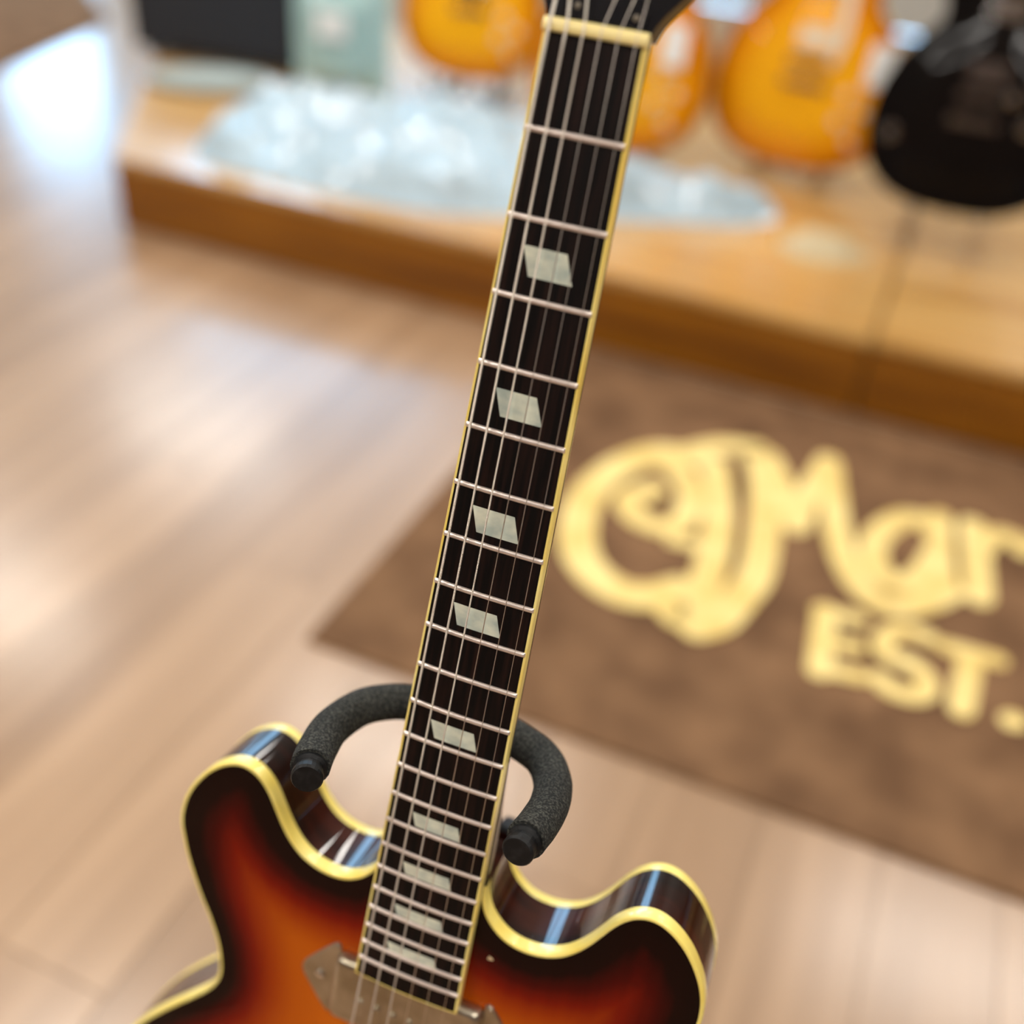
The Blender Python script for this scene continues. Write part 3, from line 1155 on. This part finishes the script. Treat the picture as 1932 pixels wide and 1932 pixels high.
lathe('clamp_collar', [(0.014, -0.02), (0.015, -0.016), (0.015, 0.016), (0.014, 0.02)], (0, 0, hub_top.z - 0.09), (0, 0, 1), 'black_metal', stand, 18)
lathe('clamp_knob', [(0.004, 0.012), (0.004, 0.022), (0.011, 0.024), (0.012, 0.034), (0.009, 0.037)], (0, 0, hub_top.z - 0.09), (1, -0.25, 0.1), 'rubber', stand, 14)
lathe('leg_hub', [(0.016, -0.05), (0.02, -0.04), (0.02, 0.03), (0.014, 0.045)], (0, 0, 0.30), (0, 0, 1), 'black_metal', stand, 18)
for k in range(3):
    a = math.radians(90 + 120 * k)
    d_ = Vector((math.cos(a), math.sin(a), 0))
    leg = tube('leg', [d_ * 0.015 + Vector((0, 0, 0.29)), d_ * 0.18 + Vector((0, 0, 0.15)), d_ * 0.33 + Vector((0, 0, 0.012))], 0.008, 'black_metal', stand, 12)
    lathe('rubber_foot', [(0.012, -0.0005 - 0.0115), (0.012, 0.012), (0.009, 0.018)], d_ * 0.333 + Vector((0, 0, 0.012)), (0, 0, 1), 'rubber', leg, 14)
# lower cradle: two foam arms reaching forward under the body
tail = GW(0, 873, 60) - Vector((stand_x, stand_y, 0))
for s in (-1, 1):
    p0 = Vector((s * 0.012, 0, 0.27))
    pb = SL(s * 95, 880, 66)
    p1 = Vector((s * 0.10, pb.y + 0.03, pb.z - 0.016))
    p2 = Vector((s * 0.105, pb.y - 0.06, pb.z - 0.018))
    p3 = Vector((s * 0.105, pb.y - 0.085, pb.z + 0.012))
    tube('cradle_arm', catmull([p0, (p0 + p1) / 2 + Vector((0, 0, -0.01)), p1, p2, p3], 5), 0.0075, 'foam', stand, 12)


# ------------------------------------------------------------------ guitars on the platform
def bg_frame(b, a, z, lean, yaw, half_scale=1.0):
    """guitar frame with its tail end resting at the shop point (b, a, z)"""
    r = SHOP_M.to_3x3() @ Matrix.Rotation(math.radians(yaw), 3, 'Z')
    th = math.radians(lean)
    gx = Vector((1, 0, 0))
    gy = Vector((0, -math.sin(th), -math.cos(th)))
    gz = gx.cross(gy)
    m3 = Matrix((gx, gy, gz)).transposed()
    m4 = (r @ m3).to_4x4()
    m4.translation = S(b, a, z)
    return m4


def display_guitar(name, label, b, a, z, yaw, topmat, sidemat, hardware, scale=1.0, lean=14, bind='binding', group=None, guard=True, knobs=None, tagpos=None):
    root = empty(name, bg_frame(b, a, z, lean, yaw))
    tag(root, label, 'guitar', group)
    conv = lambda x, y, zz: (Vector((x, y, zz)) - Vector((0, 873, 60))) * 0.001 * scale
    t_, b_, s_, tb_, bb_ = body_meshes(conv)
    add(t_, topmat, root, 'body_top')
    add(b_, sidemat, root, 'body_back')
    add(s_, sidemat, root, 'body_side')
    add(tb_, bind, root, 'top_binding')
    add(bb_, bind, root, 'back_binding')

    def bx(nm, x0, x1, y0, y1, z0, z1, mat, bev=0.001):
        pa, pb_ = conv(x0, y0, z0), conv(x1, y1, z1)
        return box(nm, min(pa.x, pb_.x), max(pa.x, pb_.x), min(pa.y, pb_.y), max(pa.y, pb_.y), min(pa.z, pb_.z), max(pa.z, pb_.z), mat, root, bevel=bev)
    bx('pickup', -36, 36, 470, 508, 0, 14, hardware, 0.002)
    bx('pickup', -36, 36, 585, 623, 1, 16, hardware, 0.002)
    bx('bridge', -44, 44, 645, 658, -6, 10, 'chrome')
    bx('tailpiece', -48, 48, 690, 704, -4, 12, 'chrome')
    if guard:
        pts = [(40, 470), (62, 500), (66, 600), (52, 655), (42, 650), (40, 560)]
        vv = [conv(x, y, 1.0) for x, y in pts] + [conv(x, y, 3.5) for x, y in pts]
        n = len(pts)
        mesh('pickguard', vv, [tuple(range(n)), tuple(range(n, 2 * n))] + [(i, (i + 1) % n, n + (i + 1) % n, n + i) for i in range(n)], 'cream', root)
    for (kx, ky) in (knobs or ((95, 705), (135, 735), (88, 760), (122, 795))):
        e = seg_dist(Vector((kx, ky)), COARSE)
        zz = zrim(ky) - arch(ky, e)
        kr = 1.35 if hardware == 'chrome' else 1.0
        lathe('knob', [(0.0125 * kr, -0.001), (0.0125 * kr, 0.004), (0.0105 * kr, 0.013), (0.009 * kr, 0.0145)], conv(kx, ky, zz), (0, 0, -1), hardware if hardware != 'cover' else 'chrome', root, 18)
    lathe('strap_button', [(0.006, -0.002), (0.004, 0.004), (0.007, 0.009), (0.006, 0.011)], conv(0, 873, zrim(873) + 23), (0, 1, 0), 'chrome', root, 12)
    # neck and head above the body
    vv, ff = [], []
    for (y, hw_) in ((-3, 21), (150, 24), (300, 27), (464, 29)):
        vv += [conv(-hw_, y, 0.5), conv(hw_, y, 0.5), conv(hw_, y, 7), conv(-hw_, y, 7)]
    for r in range(3):
        ff += [(r * 4 + i, r * 4 + (i + 1) % 4, r * 4 + 4 + (i + 1) % 4, r * 4 + 4 + i) for i in range(4)]
    ff += [(0, 1, 2, 3), (12, 13, 14, 15)]
    mesh('fingerboard', vv, ff, 'board', root)
    tube('neck', [conv(0, -6, 9), conv(0, 120, 10), conv(0, 300, 11), conv(0, 345, 16), conv(0, 392, 26)], [0.017 * scale, 0.018 * scale, 0.020 * scale, 0.022 * scale, 0.024 * scale], 'neck', root, 14)
    vv = [conv(x, y, hz(y)) for x, y in hp] + [conv(x, y, hz(y) + 14.5) for x, y in hp]
    n = len(hp)
    mesh('headstock', vv, [tuple(range(n)), tuple(range(n, 2 * n))] + [(i, (i + 1) % n, n + (i + 1) % n, n + i) for i in range(n)], 'head', root)
    if tagpos:
        tx, ty = tagpos
        bx('price_tag', tx - 24, tx + 24, ty - 42, ty + 42, -22, -21, 'paper', 0.0)
    return root


GA = display_guitar('display_guitar', 'amber electric guitar beside the pale wrapped package, farthest from the black one', 0.54, 0.98, 0.262, 4, 'amber_burst', 'amber_side', 'cream', 1.1, 14, 'binding', 'guitars lined up on the platform')
GB = display_guitar('display_guitar', 'wide amber electric guitar partly hidden behind the sunburst neck', 1.085, 0.74, 0.216, 2, 'amber_burst', 'amber_side', 'cream', 1.22, 14, 'binding', 'guitars lined up on the platform', True, None, (118, 640))
GC = display_guitar('display_guitar', 'bright amber electric guitar next to the black guitar', 1.55, 0.90, 0.216, -2, 'amber_burst', 'amber_side', 'cream', 1.22, 14, 'binding', 'guitars lined up on the platform', True, None, (150, 640))
GD = display_guitar('display_guitar', 'black electric guitar with chrome knobs on the platform', 1.985, 0.60, 0.277, -3, 'black_burst', 'black_gloss', 'chrome', 1.16, 14, 'black_gloss', 'guitars lined up on the platform', False,
                    ((-150, 742), (60, 640), (100, 690), (160, 770)))


def small_stand(b, a, z, yaw, mat, label):
    """low fork stand: two forked rests under the body with a back prop"""
    r = empty('fork_stand', SHOP_M @ Matrix.Translation((b, a, PH)) @ Matrix.Rotation(math.radians(yaw), 4, 'Z'))
    tag(r, label, 'guitar stand', 'low stands on the platform')
    hz_ = z - PH
    for s in (-1, 1):
        x = s * 0.085
        tube('side_frame', catmull([(x, -0.10, hz_ + 0.03), (x, -0.085, max(0.012, hz_ - 0.008)), (x, 0.02, max(0.012, hz_ - 0.012)), (x, 0.10, 0.12), (x, 0.13, 0.3)], 4), 0.009, mat, r, 10)
        tube('foot', [(x, -0.09, 0.0105), (x, 0.19, 0.0105)], 0.010, mat, r, 10)
        tube('upright', [(x, 0.0, 0.010), (x, 0.0, max(0.014, hz_ - 0.008))], 0.009, mat, r, 10)
        tube('back_strut', [(x, 0.18, 0.014), (x, 0.13, 0.3)], 0.008, mat, r, 10)
    tube('cross_bar', [(-0.085, 0.13, 0.28), (0.085, 0.13, 0.28)], 0.007, mat, r, 10)
    return r


small_stand(0.54, 0.98, 0.242, 4, 'black_metal', 'low black stand under the farthest amber guitar')
small_stand(1.085, 0.74, 0.212, 2, 'black_metal', 'low black stand under the wide amber guitar')
small_stand(1.55, 0.90, 0.216, -2, 'beige', 'low beige wooden stand under the bright amber guitar')
small_stand(1.985, 0.60, 0.257, -3, 'beige', 'low beige wooden stand under the black guitar')

# ------------------------------------------------------------------ amplifier and other things on the platform
amp = empty('amplifier', SHOP_M @ Matrix.Translation((-0.29, 0.86, PH)) @ Matrix.Rotation(math.radians(6), 4, 'Z'))
tag(amp, 'black amplifier cabinet at the far end of the platform', 'amplifier')
box('cabinet', -0.30, 0.30, 0.0, 0.24, 0.025, 0.335, 'tolex', amp, bevel=0.012)
box('grille', -0.265, 0.265, -0.006, 0.004, 0.045, 0.315, 'grille', amp, bevel=0.003)
box('control_panel', -0.265, 0.265, 0.03, 0.09, 0.334, 0.338, 'window_frame', amp, bevel=0.002)
for i in range(6):
    lathe('control_knob', [(0.013, 0.0), (0.011, 0.016)], (-0.18 + 0.07 * i, 0.06, 0.337), (0, 0, 1), 'tolex', amp, 12)
for (x, y) in ((-0.25, 0.04), (0.25, 0.04), (-0.25, 0.2), (0.25, 0.2)):
    lathe('rubber_foot', [(0.018, 0.0), (0.02, 0.025)], (x, y, 0.0005), (0, 0, 1), 'rubber', amp, 12)
tube('handle', catmull([(-0.1, 0.15, 0.333), (-0.07, 0.15, 0.355), (0.07, 0.15, 0.355), (0.1, 0.15, 0.333)], 4), 0.011, 'rubber', amp, 10)

tray = empty('oval_tray', SHOP_M @ Matrix.Translation((-0.18, 0.66, PH)) @ Matrix.Rotation(math.radians(28), 4, 'Z'))
tag(tray, 'pale grey oval tray lying on the platform before the amplifier', 'tray')
vv, ff = [], []
prof = [(0.55, 0.001), (0.9, 0.008), (1.0, 0.028), (0.97, 0.031), (0.86, 0.014), (0.0, 0.011)]
sd = 32
for r, h in prof:
    for j in range(sd):
        a = 2 * math.pi * j / sd
        vv.append((0.185 * max(r, 0.001) * math.cos(a), 0.105 * max(r, 0.001) * math.sin(a), h))
for i in range(len(prof) - 1):
    for j in range(sd):
        k = (j + 1) % sd
        ff.append((i * sd + j, i * sd + k, (i + 1) * sd + k, (i + 1) * sd + j))
ff.append(tuple(range(sd)))
mesh('dish', vv, ff, 'grey_tray', tray, smooth=True)


def hsh(i, j, k=0):
    v_ = math.sin(i * 127.1 + j * 311.7 + k * 74.7) * 43758.5453
    return v_ - math.floor(v_)


def vnoise(x, y, k=0):
    xi, yi = math.floor(x), math.floor(y)
    fx, fy = x - xi, y - yi
    fx, fy = fx * fx * (3 - 2 * fx), fy * fy * (3 - 2 * fy)
    a = hsh(xi, yi, k) * (1 - fx) + hsh(xi + 1, yi, k) * fx
    b = hsh(xi, yi + 1, k) * (1 - fx) + hsh(xi + 1, yi + 1, k) * fx
    return a * (1 - fy) + b * fy


def crumpled(name, label, cat, outline_pts, height, mat, seed, step=0.022):
    """a crumpled film lying on the platform; outline in shop metres"""
    cx = sum(p[0] for p in outline_pts) / len(outline_pts)
    cy = sum(p[1] for p in outline_pts) / len(outline_pts)
    root = SHOP_M @ Matrix.Translation((cx, cy, PH))
    rim = catmull([(x - cx, y - cy, 0) for x, y in outline_pts], 4, closed=True)
    rim = [Vector((p.x, p.y)) for p in rim]
    pts = list(rim)
    ed = [(i, (i + 1) % len(rim)) for i in range(len(rim))]
    x0, x1 = min(p.x for p in rim), max(p.x for p in rim)
    y0, y1 = min(p.y for p in rim), max(p.y for p in rim)
    cl = rim + [rim[0]]
    y = y0
    while y < y1:
        x = x0
        while x < x1:
            p = Vector((x + (hsh(int(x * 999), int(y * 999)) - 0.5) * step * 0.5, y))
            if inside(p, rim) and seg_dist(p, cl) > step * 0.5:
                pts.append(p)
            x += step
        y += step
    r = delaunay_2d_cdt(pts, ed, [], 1, 0.001)
    vv = []
    for p in r[0]:
        e = seg_dist(p, cl)
        k = smooth01(e / 0.07)
        hgt = 0.0 + height * k * (0.25 + 0.75 * vnoise(p.x * 9 + 3, p.y * 9, seed)) + 0.35 * height * k * abs(vnoise(p.x * 22, p.y * 22, seed + 5) - 0.5) * 2
        vv.append((p.x, p.y, 0.0015 + hgt))
    o = mesh(name, vv, [tuple(q) for q in r[2]], mat, None, fix=False, smooth=False)
    sol = o.modifiers.new('film', 'SOLIDIFY')
    sol.thickness = 0.0008
    sol.offset = 1
    o.matrix_world = root
    tag(o, label, cat)
    return o


crumpled('plastic_sheet', 'crumpled white plastic film spread on the platform before the amber guitars', 'plastic film',
         [(0.06, 0.40), (0.10, 0.22), (0.20, 0.09), (0.45, 0.07), (0.80, 0.09), (1.05, 0.20), (1.34, 0.36), (1.55, 0.48), (1.60, 0.60), (1.40, 0.64), (1.18, 0.62), (0.98, 0.62),
          (0.88, 0.76), (0.70, 0.84), (0.48, 0.82), (0.36, 0.74), (0.14, 0.70)],
         0.10, 'plastic', 3)
crumpled('plastic_sheet', 'small cream crumpled film on the platform beside the seam', 'plastic film',
         [(1.63, 0.40), (1.70, 0.34), (1.80, 0.36), (1.85, 0.44), (1.76, 0.50), (1.66, 0.47)], 0.04, 'old_paper', 9)

# upright wrapped package
pack = empty('wrapped_package', SHOP_M @ Matrix.Translation((0.17, 0.86, PH)) @ Matrix.Rotation(math.radians(6), 4, 'Z'))
tag(pack, 'upright pale blue-green wrapped package between the amplifier and amber guitar', 'package')
vv, ff = [], []
nx, nz_ = 14, 16
for side_ in (0, 1):
    for j in range(nz_ + 1):
        for i in range(nx + 1):
            u_, w_ = i / nx, j / nz_
            e = min(u_, 1 - u_, w_ * 1.5 + 0.02, 1 - w_) * 2
            bul = 0.055 * smooth01(e * 1.6) + 0.014 * (vnoise(u_ * 6, w_ * 8, 3 + side_) - 0.5) * smooth01(e * 3)
            vv.append(((u_ - 0.5) * 0.31, (-bul if side_ == 0 else bul), 0.001 + w_ * 0.34))
nv = (nx + 1) * (nz_ + 1)
for side_ in (0, 1):
    for j in range(nz_):
        for i in range(nx):
            a = side_ * nv + j * (nx + 1) + i
            ff.append((a, a + 1, a + nx + 2, a + nx + 1))
bd = [i for i in range(nx + 1)] + [j * (nx + 1) + nx for j in range(1, nz_ + 1)] + [nz_ * (nx + 1) + i for i in range(nx - 1, -1, -1)] + [j * (nx + 1) for j in range(nz_ - 1, 0, -1)]
for k in range(len(bd)):
    a, b2 = bd[k], bd[(k + 1) % len(bd)]
    ff.append((a, b2, nv + b2, nv + a))
mesh('wrapping', vv, ff, 'pale_bag', pack, smooth=True)
box('label_card', -0.05, 0.05, -0.075, -0.073, 0.17, 0.25, 'paper', pack)
